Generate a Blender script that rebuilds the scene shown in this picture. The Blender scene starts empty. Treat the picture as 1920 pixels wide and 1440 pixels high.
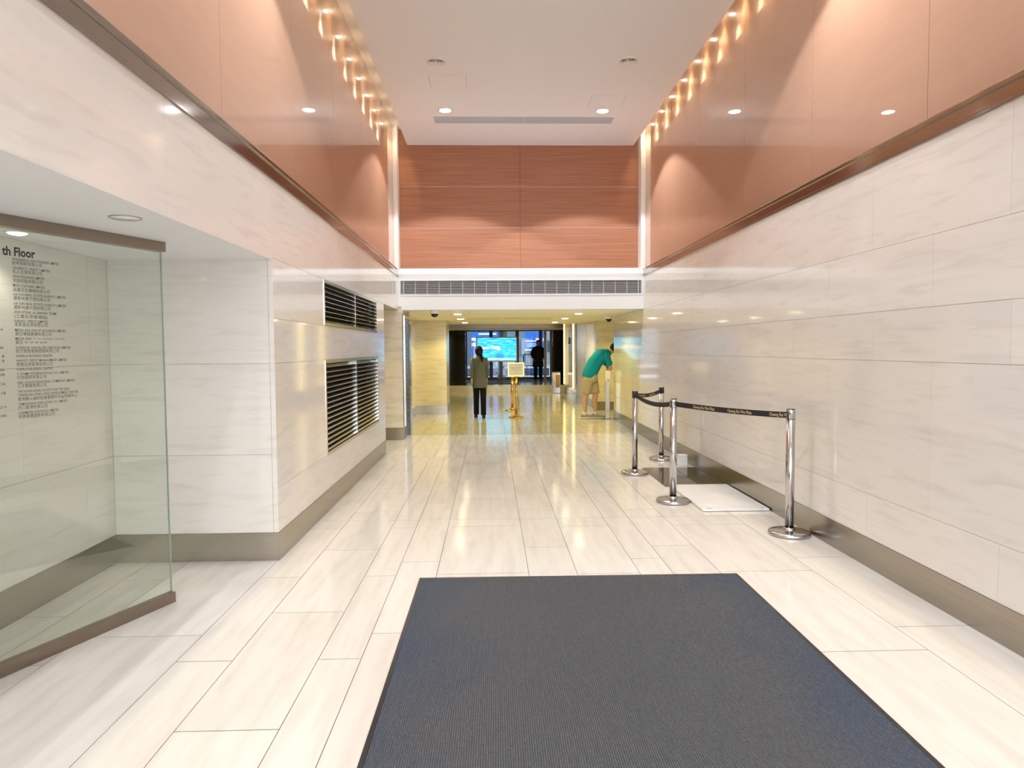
import bpy, bmesh, math, random
from mathutils import Vector, Matrix
random.seed(7)
S = bpy.context.scene
C = S.collection
# ------------------------------------------------------------------ camera
F, PITCH, YAW, ROLL, EYE = 1300.0, 0.0513, 0.0299, -0.0066, 1.5
def lin(a, b, c=1.0):
    """image-plane direction (a right, b down, c forward) in world axes (x right, y into the hall, z up)"""
    cr, sr = math.cos(ROLL), math.sin(ROLL)
    u, w = cr*a + sr*b, -sr*a + cr*b
    x1, z2, y2 = u, c, -w
    cp, sp = math.cos(PITCH), math.sin(PITCH)
    z1, y1 = cp*z2 + sp*y2, -sp*z2 + cp*y2
    cy, sy = math.cos(YAW), math.sin(YAW)
    return Vector((cy*x1 + sy*z1, -sy*x1 + cy*z1, y1))
def ray(u, v): return lin((u-960)/F, (v-720)/F)
def at(u, v, y):                                   # pixel -> point in the plane at depth y
    d = ray(u, v); return d*(y/d.y) + Vector((0, 0, EYE))
def onz(u, v, z=0.0):                              # pixel -> point on a horizontal plane
    d = ray(u, v); return d*((z-EYE)/d.z) + Vector((0, 0, EYE))
cam = bpy.data.objects.new('camera', bpy.data.cameras.new('camera'))
C.objects.link(cam)
R_, U_, B_ = lin(1, 0, 0), lin(0, -1, 0), -lin(0, 0, 1)
M = Matrix((R_, U_, B_)).transposed().to_4x4(); M.translation = (0, 0, EYE)
cam.matrix_world = M
cam.data.sensor_width = 36; cam.data.lens = F/1920*36; cam.data.clip_start = 0.05
S.camera = cam
# ------------------------------------------------------------------ world and exposure
S.view_settings.view_transform = 'Standard'; S.view_settings.look = 'None'
S.view_settings.gamma = 1.0; S.view_settings.use_curve_mapping = False
S.view_settings.exposure = 0.70
W = bpy.data.worlds.new('sky'); S.world = W; W.use_nodes = True
bg = W.node_tree.nodes['Background']
bg.inputs[0].default_value = (0.90, 0.95, 1.0, 1); bg.inputs[1].default_value = 3.4
try:
    S.cycles.max_bounces = 6; S.cycles.diffuse_bounces = 4; S.cycles.glossy_bounces = 3; S.cycles.adaptive_threshold = 0.04; S.cycles.use_light_tree = True
    S.cycles.transparent_max_bounces = 8; S.cycles.caustics_reflective = False; S.cycles.caustics_refractive = False
    S.cycles.sample_clamp_indirect = 6
except Exception: pass
P_DOWN, P_ADDED_EDGE, P_SLOT, P_LOW = 112.0, 38.0, 20.0, 33.0   # lamp powers, watts
WHITE_L, WARM_L, GOLD_L = (0.97, 0.985, 1.0), (1.0, 0.74, 0.42), (1.0, 0.80, 0.23)
# ------------------------------------------------------------------ materials
MAT = {}
def mat(name, col, rough=0.5, metal=0.0, spec=0.5, emit=None, es=0.0, coat=0.0, coatr=0.03):
    m = bpy.data.materials.new(name); m.use_nodes = True
    p = m.node_tree.nodes['Principled BSDF']
    p.inputs['Base Color'].default_value = (*col, 1); p.inputs['Roughness'].default_value = rough
    p.inputs['Metallic'].default_value = metal; p.inputs['Specular IOR Level'].default_value = spec
    p.inputs['Coat Weight'].default_value = coat; p.inputs['Coat Roughness'].default_value = coatr
    if emit: p.inputs['Emission Color'].default_value = (*emit, 1); p.inputs['Emission Strength'].default_value = es
    MAT[name] = m; return m
def nodes(m): return m.node_tree.nodes, m.node_tree.links, m.node_tree.nodes['Principled BSDF']
def noise_col(m, cols, scale=(1, 1, 1), rot=(0, 0, 0), nscale=3.0, detail=4.0, dist=0.0, lo=0.35, hi=0.65, rnd=0.0, rough=None, bump=0.0, coord='pos'):
    """colour from stretched noise between cols[0] and cols[1], with an optional per-object shade"""
    N, L, p = nodes(m)
    if coord == 'pos': src = N.new('ShaderNodeNewGeometry').outputs['Position']
    else: src = N.new('ShaderNodeTexCoord').outputs['Object']
    mp = N.new('ShaderNodeMapping'); mp.inputs['Scale'].default_value = scale; mp.inputs['Rotation'].default_value = rot
    mp.vector_type = 'TEXTURE' if False else 'POINT'
    L.new(src, mp.inputs[0])
    n = N.new('ShaderNodeTexNoise'); n.inputs['Scale'].default_value = nscale; n.inputs['Detail'].default_value = detail
    n.inputs['Distortion'].default_value = dist
    L.new(mp.outputs[0], n.inputs['Vector'])
    r = N.new('ShaderNodeValToRGB'); r.color_ramp.elements[0].position = lo; r.color_ramp.elements[1].position = hi
    r.color_ramp.elements[0].color = (*cols[0], 1); r.color_ramp.elements[1].color = (*cols[1], 1)
    L.new(n.outputs['Fac'], r.inputs[0]); out = r.outputs[0]
    if rnd:
        oi = N.new('ShaderNodeObjectInfo'); mr = N.new('ShaderNodeMapRange')
        mr.inputs['To Min'].default_value = 1-rnd; mr.inputs['To Max'].default_value = 1+rnd
        L.new(oi.outputs['Random'], mr.inputs['Value'])
        hs = N.new('ShaderNodeHueSaturation'); L.new(mr.outputs[0], hs.inputs['Value']); L.new(out, hs.inputs['Color']); out = hs.outputs[0]
    L.new(out, p.inputs['Base Color'])
    if rough:
        m2 = N.new('ShaderNodeMapRange'); m2.inputs['To Min'].default_value = rough[0]; m2.inputs['To Max'].default_value = rough[1]
        L.new(n.outputs['Fac'], m2.inputs['Value']); L.new(m2.outputs[0], p.inputs['Roughness'])
    if bump:
        b = N.new('ShaderNodeBump'); b.inputs['Strength'].default_value = bump; b.inputs['Distance'].default_value = 0.002
        L.new(n.outputs['Fac'], b.inputs['Height']); L.new(b.outputs[0], p.inputs['Normal'])
    return m, n, r
noise_col(mat('marble', (.8, .75, .68), 0.07), ((.66, .62, .575), (.74, .705, .66)), (1.2, 0.9, 8.5), (0.22, 0, 0), 2.4, 4, 0.7, .22, .50, .02)
noise_col(mat('marble_cream', (.8, .75, .62), 0.10), ((.66, .60, .48), (.78, .72, .60)), (1.2, 0.9, 9), (0.05, 0.05, 0), 1.8, 4, 0.5, .30, .55, .02)
mt, n_, r_ = noise_col(mat('floor_tile', (.8, .75, .66), 0.16), ((.60, .565, .51), (.70, .665, .61)), (7, 0.8, 1), (0, 0, 0.03), 2.0, 5, 0.3, .22, .58, .035, (.07, .17))
mat('joint', (.07, .06, .05), 0.9); mat('marble_joint', (.52, .48, .43), 0.7)
noise_col(mat('laminate', (.60, .33, .22), 0.30, coat=1.0, coatr=0.02), ((.50, .29, .195), (.52, .305, .208)), (.2, .6, 5), (0, 0, 0), 3, 2, 0, .3, .7)
noise_col(mat('wood_panel', (.55, .28, .17), 0.42, spec=.35), ((.33, .135, .075), (.44, .205, .122)), (0.7, .7, 34), (0, 0.004, 0), 1.6, 5, .6, .3, .68, .02)
mat('panel_gap', (.22, .12, .08), .7); mat('ceiling_paint', (.84, .85, .87), 0.7); mat('white_paint', (.88, .92, .96), 0.45)
mat('white_gloss', (.88, .88, .87), 0.25); mat('slot_paint', (.85, .83, .78), .6)
noise_col(mat('brushed_steel', (.5, .46, .4), 0.26, 1.0), ((.36, .325, .275), (.42, .38, .32)), (.25, .25, 60), (0, 0, 0), 4, 2, 0, .3, .7, 0, (.20, .28))
mat('polished_steel', (.55, .54, .52), 0.14, 1.0); mat('bright_steel', (.56, .55, .545), 0.17, 1.0); mat('trim_steel', (.40, .365, .33), 0.10, 1.0)
mat('bronze_rail', (.30, .245, .20), 0.30, 1.0); mat('louvre_steel', (.60, .57, .51), 0.18, 1.0); mat('black_void', (.012, .011, .01), 0.8)
mat('gold', (.70, .43, .12), 0.16, 1.0); mat('brass_wall', (.72, .58, .30), 0.22, 0.6)
mat('black_plastic', (.015, .015, .016), 0.35); mat('belt', (.01, .01, .011), 0.7); mat('belt_text', (.62, .50, .22), 0.6)
mat('grey_metal', (.42, .44, .47), 0.45, 0.6); mat('dark_gap', (.10, .09, .085), 0.8); mat('white_plastic', (.84, .84, .82), 0.35)
noise_col(mat('dark_stone', (.05, .04, .03), 0.08), ((.045, .035, .025), (.075, .058, .042)), (3, 3, 3), nscale=12)
noise_col(mat('granite', (.1, .1, .11), 0.12), ((.035, .037, .042), (.20, .205, .22)), (1, 1, 1), nscale=55, detail=3)
noise_col(mat('white_slab', (.82, .82, .80), 0.10), ((.78, .78, .77), (.86, .86, .85)), (2, 1, 1), nscale=2, detail=6)
mat('lettering_black', (.03, .028, .026), 0.5); mat('lettering_grey', (.045, .04, .035), 0.6)
mat('skin_tone', (.55, .33, .22), 0.5); mat('hair_black', (.010, .008, .007), 0.7, spec=.15); mat('cardigan', (.11, .12, .115), 0.9, spec=.2)
mat('trousers_black', (.008, .008, .010), 0.9, spec=.15); mat('shoe_black', (.012, .012, .012), 0.5); mat('shirt_teal', (.005, .27, .42), 0.85, spec=.2)
mat('shorts_beige', (.45, .38, .25), 0.85); mat('shoe_grey', (.30, .30, .31), .7); mat('sole_white', (.8, .79, .75), .6); mat('sock_white', (.75, .73, .7), .8)
mat('coat_black', (.012, .012, .014), .8); mat('copper_frame', (.40, .16, .10), .35, .4)
mat('lamp_white', (1, 1, 1), .5, emit=WHITE_L, es=22.0); mat('lamp_warm', (1, 1, 1), .5, emit=(1, .86, .62), es=22.0); mat('lamp_gold', (1, .9, .6), .5, emit=(1, .90, .62), es=14.0)
mat('lamp_dim', (1, 1, 1), .5, emit=(1, .95, .85), es=4.0)
mat('strip_gold', (1, .85, .4), .5, emit=(1, .80, .30), es=2.2)
mat('dark_glass_panel', (.006, .006, .008), 0.06); mat('frame_dark', (.02, .018, .016), .4); mat('frame_gold', (.14, .10, .055), .35, .7)
mat('ad_blue', (.02, .13, .50), .4); mat('ad_white', (.85, .88, .92), .4); mat('ad_pink', (.75, .55, .52), .4); mat('pavement', (.30, .31, .33), .8)
mat('building_grey', (.14, .17, .20), .8); mat('building_pale', (.34, .36, .36), .8); mat('bin_wood', (.36, .22, .11), .5); mat('leaf_green', (.03, .09, .05), .7)
mat('hoarding_navy', (.035, .075, .15), .5); mat('paper', (.85, .87, .86), .6); mat('print_grey', (.35, .36, .38), .6)
MAT['laminate'].node_tree.nodes['Principled BSDF'].inputs['Coat IOR'].default_value = 1.62
# carpet: ribs along the mat with speckle and bluer unworn edges
m = mat('carpet', (.06, .065, .075), 0.95, spec=.15); N, L, p = nodes(m)
tc = N.new('ShaderNodeTexCoord'); sx = N.new('ShaderNodeSeparateXYZ'); L.new(tc.outputs['Object'], sx.inputs[0])
n1 = N.new('ShaderNodeTexNoise'); n1.inputs['Scale'].default_value = 260; n1.inputs['Detail'].default_value = 2; L.new(tc.outputs['Object'], n1.inputs['Vector'])
n2 = N.new('ShaderNodeTexNoise'); n2.inputs['Scale'].default_value = 1.6; n2.inputs['Detail'].default_value = 3; L.new(tc.outputs['Object'], n2.inputs['Vector'])
r1 = N.new('ShaderNodeValToRGB'); r1.color_ramp.elements[0].position = .3; r1.color_ramp.elements[1].position = .7
r1.color_ramp.elements[0].color = (.050, .052, .057, 1); r1.color_ramp.elements[1].color = (.145, .149, .158, 1); L.new(n1.outputs['Fac'], r1.inputs[0])
ab = N.new('ShaderNodeMath'); ab.operation = 'ABSOLUTE'; L.new(sx.outputs['X'], ab.inputs[0])
ad = N.new('ShaderNodeMath'); ad.operation = 'ADD'; L.new(ab.outputs[0], ad.inputs[0]); L.new(n2.outputs['Fac'], ad.inputs[1])
mr = N.new('ShaderNodeMapRange'); mr.inputs['From Min'].default_value = 1.15; mr.inputs['From Max'].default_value = 1.6; L.new(ad.outputs[0], mr.inputs['Value'])
mx = N.new('ShaderNodeMix'); mx.data_type = 'RGBA'; mx.blend_type = 'MULTIPLY'; L.new(mr.outputs[0], mx.inputs['Factor']); L.new(r1.outputs[0], mx.inputs[6]); mx.inputs[7].default_value = (.75, .87, 1.1, 1)
L.new(mx.outputs[2], p.inputs['Base Color'])
# glass: clear with a greenish tint and a mirror sheen
def glass(name, tint, ior=1.5):
    m = bpy.data.materials.new(name); m.use_nodes = True; N = m.node_tree.nodes; L = m.node_tree.links
    N.remove(N['Principled BSDF']); o = N['Material Output']
    t = N.new('ShaderNodeBsdfTransparent'); t.inputs[0].default_value = (*tint, 1)
    g = N.new('ShaderNodeBsdfGlossy'); g.inputs['Roughness'].default_value = 0.01; g.inputs[0].default_value = (1, 1, 1, 1)
    lw = N.new('ShaderNodeLayerWeight'); lw.inputs[0].default_value = .5; pw = N.new('ShaderNodeMath'); pw.operation = 'POWER'; pw.inputs[1].default_value = 5
    f = N.new('ShaderNodeMapRange'); f.inputs['To Min'].default_value = .04; L.new(lw.outputs['Facing'], pw.inputs[0]); L.new(pw.outputs[0], f.inputs['Value']); x = N.new('ShaderNodeMixShader')
    L.new(f.outputs[0], x.inputs[0]); L.new(t.outputs[0], x.inputs[1]); L.new(g.outputs[0], x.inputs[2]); L.new(x.outputs[0], o.inputs[0])
    MAT[name] = m; return m
glass('glass_clear', (.93, .96, .93)); glass('glass_dark', (.62, .68, .74)); mat('glass_edge', (.42, .47, .43), .3)
# television picture: rippled cyan water with a pale swimming animal
m = mat('screen_picture', (0, 0, 0), .3); N, L, p = nodes(m)
tc = N.new('ShaderNodeTexCoord'); mp = N.new('ShaderNodeMapping'); mp.inputs['Scale'].default_value = (1.5, 1, 9); L.new(tc.outputs['Object'], mp.inputs[0])
n1 = N.new('ShaderNodeTexNoise'); n1.inputs['Scale'].default_value = 2.2; n1.inputs['Detail'].default_value = 5; n1.inputs['Distortion'].default_value = .7; L.new(mp.outputs[0], n1.inputs['Vector'])
r1 = N.new('ShaderNodeValToRGB'); e = r1.color_ramp.elements; e[0].position = .34; e[0].color = (.0, .24, .58, 1); e[1].position = .56; e[1].color = (.03, .52, .80, 1)
e2 = r1.color_ramp.elements.new(.74); e2.color = (.35, .82, .95, 1); L.new(n1.outputs['Fac'], r1.inputs[0])
L.new(r1.outputs[0], p.inputs['Emission Color']); p.inputs['Emission Strength'].default_value = 1.15
mat('screen_pale', (0, 0, 0), .3, emit=(.62, .70, .80), es=1.0); mat('screen_white', (0, 0, 0), .3, emit=(.62, .86, .95), es=1.0)
mat('screen_shadow', (0, 0, 0), .3, emit=(.12, .16, .30), es=1.0); mat('screen_deep', (0, 0, 0), .3, emit=(.01, .28, .68), es=1.0)
for k_ in ('lamp_white', 'lamp_warm', 'lamp_gold', 'lamp_dim', 'screen_picture', 'screen_pale', 'screen_white', 'screen_shadow', 'screen_deep'): MAT[k_].cycles.emission_sampling = 'NONE'
# ------------------------------------------------------------------ builders
def link(name, me, m=None, parent=None, smooth=False):
    o = bpy.data.objects.new(name, me); C.objects.link(o)
    if m: me.materials.clear(); me.materials.append(MAT[m])
    if parent: o.parent = parent
    if smooth:
        for q in me.polygons: q.use_smooth = True
    return o
def tag(o, label, cat, group=None):
    o['label'] = label; o['category'] = cat
    if group: o['group'] = group
    return o
def thing(name, label, cat, loc=(0, 0, 0), group=None, rz=0.0):
    o = bpy.data.objects.new(name, None); C.objects.link(o); o.empty_display_size = .1
    o.location = loc; o.rotation_euler = (0, 0, rz); return tag(o, label, cat, group)
def copytree(o, parent=None):
    c = o.copy(); C.objects.link(c); c.parent = parent
    if o.data and o.type == 'LIGHT': pass
    for ch in o.children: copytree(ch, c)
    return c
BOXF = [(0, 1, 3, 2), (4, 6, 7, 5), (0, 4, 5, 1), (2, 3, 7, 6), (0, 2, 6, 4), (1, 5, 7, 3)]
class MB:
    def __init__(s): s.v = []; s.f = []
    def raw(s, v, f):
        k = len(s.v); s.v += [tuple(q) for q in v]; s.f += [tuple(i+k for i in q) for q in f]; return s
    def box(s, x0, x1, y0, y1, z0, z1):
        return s.raw([(x, y, z) for x in (x0, x1) for y in (y0, y1) for z in (z0, z1)], BOXF)
    def lathe(s, prof, n=32, c=(0, 0, 0), cap=True):
        v = []; f = []; k = len(prof)
        for i in range(n):
            a = 2*math.pi*i/n
            for r, z in prof: v.append((c[0]+r*math.cos(a), c[1]+r*math.sin(a), c[2]+z))
        for i in range(n):
            j = (i+1) % n
            for q in range(k-1): f.append((i*k+q, j*k+q, j*k+q+1, i*k+q+1))
        if cap: f.append(tuple(i*k for i in range(n))[::-1]); f.append(tuple(i*k+k-1 for i in range(n)))
        return s.raw(v, f)
    def loft(s, rings, ref=(1, 0, 0), n=16):
        """rings: (centre, half width along ref, half depth) swept along the path, closed with caps"""
        v = []; f = []; P = [Vector(r[0]) for r in rings]
        for i, r in enumerate(rings):
            d = (P[min(i+1, len(P)-1)] - P[max(i-1, 0)]).normalized()
            a = Vector(ref); a = (a - d*a.dot(d))
            if a.length < 1e-3: a = Vector((0, 1, 0)) - d*d.y
            a.normalize(); b = d.cross(a)
            for k in range(n):
                t = 2*math.pi*k/n; v.append(P[i] + a*(r[1]*math.cos(t)) + b*(r[2]*math.sin(t)))
        for i in range(len(rings)-1):
            for k in range(n):
                j = (k+1) % n; f.append((i*n+k, i*n+j, (i+1)*n+j, (i+1)*n+k))
        f.append(tuple(range(n))[::-1]); f.append(tuple((len(rings)-1)*n+k for k in range(n)))
        return s.raw(v, f)
    def ball(s, c, rx, ry, rz, n=16, m=10):
        v = [(c[0], c[1], c[2]-rz)]; f = []
        for i in range(1, m):
            t = math.pi*i/m - math.pi/2
            for k in range(n):
                a = 2*math.pi*k/n; v.append((c[0]+rx*math.cos(t)*math.cos(a), c[1]+ry*math.cos(t)*math.sin(a), c[2]+rz*math.sin(t)))
        v.append((c[0], c[1], c[2]+rz)); e = len(v)-1
        for k in range(n):
            j = (k+1) % n; f.append((0, 1+j, 1+k)); f.append((e, e-n+k, e-n+j))
            for i in range(m-2): f.append((1+i*n+k, 1+i*n+j, 1+(i+1)*n+j, 1+(i+1)*n+k))
        return s.raw(v, f)
    def mesh(s, name):
        me = bpy.data.meshes.new(name); me.from_pydata(s.v, [], s.f); me.validate(); 
        b = bmesh.new(); b.from_mesh(me); bmesh.ops.recalc_face_normals(b, faces=b.faces); b.to_mesh(me); b.free(); me.update(); return me
    def build(s, name, m, parent=None, smooth=False): return link(name, s.mesh(name), m, parent, smooth)
    def organic(s, name, m, parent, voxel=0.012, it=4):
        """fuse the lofts into one continuous skin"""
        o = link(name, s.mesh(name), m, None)
        a = o.modifiers.new('r', 'REMESH'); a.mode = 'VOXEL'; a.voxel_size = voxel; a.use_smooth_shade = True
        b = o.modifiers.new('s', 'SMOOTH'); b.iterations = it; b.factor = .5
        bpy.context.view_layer.update()
        me = bpy.data.meshes.new_from_object(o.evaluated_get(bpy.context.evaluated_depsgraph_get()))
        me.materials.clear(); me.materials.append(MAT[m]); bpy.data.objects.remove(o)
        return link(name, me, m, parent, True)
def box(name, m, x0, x1, y0, y1, z0, z1, parent=None, bevel=0.0):
    me = MB().box(x0, x1, y0, y1, z0, z1).mesh(name)
    if bevel:
        b = bmesh.new(); b.from_mesh(me); bmesh.ops.bevel(b, geom=b.edges[:], offset=bevel, segments=2, affect='EDGES', profile=.6); b.to_mesh(me); b.free()
    return link(name, me, m, parent)
def struct(name, m, *r, **k):
    o = box(name, m, *r, **k); o['kind'] = 'structure'; return o
def mstruct(name, m, mb):
    o = mb.build(name, m); o['kind'] = 'structure'; return o
def flat_text(body, size, bold=0.0):
    cu = bpy.data.curves.new('t', 'FONT'); cu.body = body; cu.size = size; cu.resolution_u = 2; cu.offset = bold
    o = bpy.data.objects.new('t', cu); C.objects.link(o); bpy.context.view_layer.update()
    me = bpy.data.meshes.new_from_object(o.evaluated_get(bpy.context.evaluated_depsgraph_get()))
    bpy.data.objects.remove(o); bpy.data.curves.remove(cu); return me
def spot(name, parent, loc, power, col, size_deg, blend, radius, rot=(0, 0, 0)):
    l = bpy.data.lights.new(name, 'SPOT'); l.energy = power; l.color = col; l.spot_size = math.radians(size_deg); l.spot_blend = blend; l.shadow_soft_size = radius
    o = bpy.data.objects.new(name, l); C.objects.link(o); o.parent = parent; o.location = loc; o.rotation_euler = rot; return o
# ------------------------------------------------------------------ the hall's main measures
XL, XR, XUL, XUR, XCL, XCR = -1.523, 2.549, -1.7115, 2.785, -1.475, 2.61
HC, HSLOT, HT0, HT1, HS, HB = 5.16, 5.44, 2.69, 2.81, 2.13, 2.147
YB, YE, YP, YO, YO2, XREC, Y0 = 11.55, 12.71, 4.93, 9.97, 11.45, -2.664, -3.0
YRW, YSTEP, YLOW = 14.34, 24.45, 18.64
# ------------------------------------------------------------------ floor
floor = struct('floor', 'joint', -5.2, 5.2, -6, YSTEP+.1, -.3, -.0014)
def tiles(x0, x1, cuts, g=.0017):
    for a, b in zip(cuts[:-1], cuts[1:]):
        box('tile', 'floor_tile', x0+g, x1-g, a+g*1.7, b-g*1.7, -.012, 0, floor)
jx = [XREC-.1, -2.42, -2.155, -1.533, -1.262, -.850, -.642, -.374, .240, .563, .980, 1.200, 1.515, 2.145, 2.62]
TL = 1.23
ph = [3.925, 4.54, 3.63, 3.321, 3.928, 3.317, 4.843, 5.794, 5.156, 4.525, 4.837, 5.146, 4.52, 4.803]
ph2 = [None, None, None, 6.93, 6.37, 7.3, 6.7, 6.897, 6.356, 6.95, 7.124, 6.333, 6.893, 7.2]
def run(lo, hi, phase, t):
    k = math.ceil((lo+.15-phase)/t); r = [lo]
    while phase+k*t < hi-.12: r.append(phase+k*t); k += 1
    return r+[hi]
for i in range(14):
    x0, x1 = jx[i], jx[i+1]
    top = 6.04 if i >= 3 else YP+.05
    tiles(x0, x1, [-6, -3.5] + run(-1.5, top, ph[i], TL))
    box('tile', 'floor_tile', x0+.0018, x1-.0018, -3.4964, -1.5036, -.012, 0, floor)
    if i >= 3:
        tiles(x0, x1, run(6.04, 9.56, ph2[i], 1.06))
jf = [-1.72, -1.21, -.80, -.60, -.37, .235, .53, .90, 1.12, 1.45, 2.1, 2.62]
for i in range(11):
    tiles(jf[i], jf[i+1], run(9.56, YSTEP, 9.9+(i*.47) % 1.2, 1.25 if i % 2 else 1.45), .0017)
for x0, x1, y0, y1 in ((-5.2, -1.72, 9.56, 13), (-5.2, -1.72, 13, YSTEP), (2.62, 5.2, 13.9, YSTEP)): tiles(x0, x1, [y0, y1])
# ------------------------------------------------------------------ marble walls
def slabs_x(par, x, side, rects, m='marble', t=.02, g=.0009):
    """slabs on a wall along the hall: face at x, body on the far side (side=+1 right wall, -1 left)"""
    for y0, y1, z0, z1 in rects:
        a, b = (x, x+t) if side > 0 else (x-t, x)
        box('slab', m, a, b, y0+g, y1-g, z0+g, z1-g, par)
def slabs_y(par, y, rects, m='marble', t=.02, g=.0009):
    for x0, x1, z0, z1 in rects: box('slab', m, x0+g, x1-g, y, y+t, z0+g, z1-g, par)
def grid(lo, hi, courses, t=1.23):
    out = []
    for z0, z1, phs in courses:
        r = run(lo, hi, phs, t); out += [(a, b, z0, z1) for a, b in zip(r[:-1], r[1:])]
    return out
XB = XL-.14
wl = mstruct('wall_left', 'marble_joint', MB().box(-2.64, XB, YP+.02, YO, 0, 2.75).box(XB, XL-.02, YP+.02, 6.43, 0, 2.75).box(XB, XL-.02, 9.31, YO, 0, 2.75).box(XB, XL-.02, 6.43, 9.31, 0, .54).box(XB, XL-.02, 6.43, 9.31, 1.39, 1.74).box(XB, XL-.02, 6.43, 9.31, 2.125, 2.75))
wz = [4.93, 5.65, 6.41, 7.88, 9.345, YO]
R = [(a, b, .2, .52) for a, b in ((4.93, 6.05), (6.05, 7.3), (7.3, 8.55), (8.55, YO))]
R += [(4.93, 5.65, .52, 1.405), (5.65, 6.415, .52, 1.405), (9.36, YO, .52, 1.405)]
R += [(a, b, 1.405, 1.722) for a, b in ((4.93, 6.0), (6.0, 7.06), (7.06, 9.47), (9.47, YO))]
R += [(4.93, 5.65, 1.722, 2.143), (5.65, 6.41, 1.722, 2.143), (9.335, YO, 1.722, 2.143)]
R += [(a, b, 2.143, HT0+.03) for a, b in ((4.93, 5.8), (5.8, 7.03), (7.03, 8.26), (8.26, YO))]
slabs_x(wl, XL, -1, R)
wh = struct('wall_header_left', 'marble_joint', XL-.14, XL-.02, Y0, YP+.02, HS+.02, 2.75)
slabs_x(wh, XL, -1, grid(Y0, YP, [(HS, HT0+.03, 3.358)], 1.2))
wo = struct('wall_header_opening', 'marble_joint', XL-.2, XL-.02, YO, YB+.03, HB+.004, 2.75)
slabs_x(wo, XL, -1, [(YO, YB, HB, HT0+.03)])
wp = struct('wall_pillar', 'marble_joint', XREC-.1, XL-.03, YP+.019, YP+.3, 0, HS)
slabs_y(wp, YP, [(a, b, z0, z1) for z0, z1 in ((.2, .76), (.76, 1.405), (1.405, HS)) for a, b in ((XREC, XL-.035), )] + [(XL-.035, XL, .2, HS)])
wr_ = struct('wall_recess', 'marble_joint', XREC-.2, XREC-.02, Y0, YP+.2, 0, HS+.1)
slabs_x(wr_, XREC, -1, grid(Y0, YP, [(.2, .76, 3.4), (.76, 1.405, 2.8), (1.405, HS, 3.5)], 1.2))
wr = struct('wall_right', 'marble_joint', XR+.02, 3.05, Y0, YRW-.02, 0, 2.75)
slabs_x(wr, XR, 1, grid(Y0, YRW, [(.2, .50, 4.6), (.50, 1.404, 5.17), (1.404, 1.725, 3.33), (1.725, 2.14, 3.95), (2.14, HT0+.03, 3.36)]))
slabs_y(wr, YRW-.02, [(XR+.02, 3.05, .2, 2.15)])
# upper storey: glossy laminate panels
def panels(par, x, side, cuts, z0, z1):
    for a, b in zip(cuts[:-1], cuts[1:]):
        box('panel', 'laminate', min(x, x+side*.02), max(x, x+side*.02), a+.0028, b-.0028, z0, z1, par)
ul = struct('wall_upper_left', 'panel_gap', XUL-.25, XUL-.018, Y0, YE+.1, 2.70, 5.6)
panels(ul, XUL, -1, [Y0, -1.8, -.2, 1.4, 3.0, 4.58, 6.20, 7.80, 9.50, 11.1, YE], 2.76, HSLOT)
ur = struct('wall_upper_right', 'panel_gap', XUR+.018, XUR+.25, Y0, YE+.1, 2.70, 5.6)
panels(ur, XUR, 1, [Y0, -2.0, -.4, 1.2, 2.81, 4.41, 6.01, 7.62, 9.25, 10.9, YE], 2.76, HSLOT)
we = struct('wall_end', 'panel_gap', XUL-.2, XUR+.2, YE+.018, YE+.2, 2.70, 5.6)
for z0, z1 in ((2.957, 3.688), (3.688, 4.424), (4.424, HSLOT)):
    for x0, x1 in ((XUL, .550), (.550, XUR)): box('panel', 'wood_panel', x0+.002, x1-.002, YE, YE+.02, z0+.004, z1-.004, we)
for z in (3.688, 4.424): box('joint_strip', 'white_gloss', XUL, XUR, YE+.006, YE+.019, z-.004, z+.004, we)
struct('trim_1', 'white_paint', XUL, XUR, YE-.005, YE+.02, 2.71, 2.957)
struct('trim_2', 'white_gloss', XUL+.002, -1.628, YE-.25, YE-.006, 2.72, HSLOT)
struct('trim_3', 'white_gloss', 2.70, XUR-.002, YE-.25, YE-.006, 2.72, HSLOT)
# polished steel ledge along the top of the marble on both sides
def ledge(name, xw, xu, s):
    mb = MB()
    prof = [(0, HT0), (.012, HT0), (.012, HT0+.016), (.006, HT0+.022), (.006, HT0+.088), (.020, HT0+.092), (.020, HT1-.008), (.014, HT1), (0, HT1)]
    pts = [(xw-s*a, z) for a, z in prof] + [(xu, HT1), (xu, HT1-.05), (xw+s*.019, HT0+.03), (xw+s*.019, HT0)]
    n = len(pts); v = [(x, y, z) for y in (Y0, YB) for x, z in pts]
    f = [(i, (i+1) % n, n+(i+1) % n, n+i) for i in range(n)] + [tuple(range(n))[::-1], tuple(range(n, 2*n))]
    mb.raw(v, f); return mstruct(name, 'trim_steel', mb)
ledge('trim_4', XL, XUL, -1); ledge('trim_5', XR, XUR, 1)
struct('trim_6', 'white_paint', XUL, XL, YB, YE, 2.74, HT1); struct('trim_7', 'white_paint', XR, XUR, YB, YE, 2.74, HT1)
# ceilings
cl = MB().box(XCL, XCR, Y0, YE, HC, HC+.06); cl.box(XCL, XCL+.02, Y0, YE, HC+.06, HSLOT); cl.box(XCR-.02, XCR, Y0, YE, HC+.06, HSLOT)
mstruct('ceiling', 'ceiling_paint', cl)
struct('ceiling_slot_left', 'slot_paint', XUL-.2, XCL+.02, Y0, YE+.1, HSLOT, 5.6); struct('ceiling_slot_right', 'slot_paint', XCR-.02, XUR+.2, Y0, YE+.1, HSLOT, 5.6)
struct('ceiling_void', 'white_paint', XCL, XCR, Y0, YE+.1, 5.56, 5.6)
struct('ceiling_recess', 'ceiling_paint', XREC-.1, XL-.001, Y0, YP, HS, HS+.019)
struct('ceiling_corridor', 'ceiling_paint', -5.2, 5.2, YE+.02, YLOW, HB, HB+.5)
struct('ceiling_opening', 'ceiling_paint', -5.2, XL-.21, YO-.1, YE+.02, HB, HB+.5)
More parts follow.
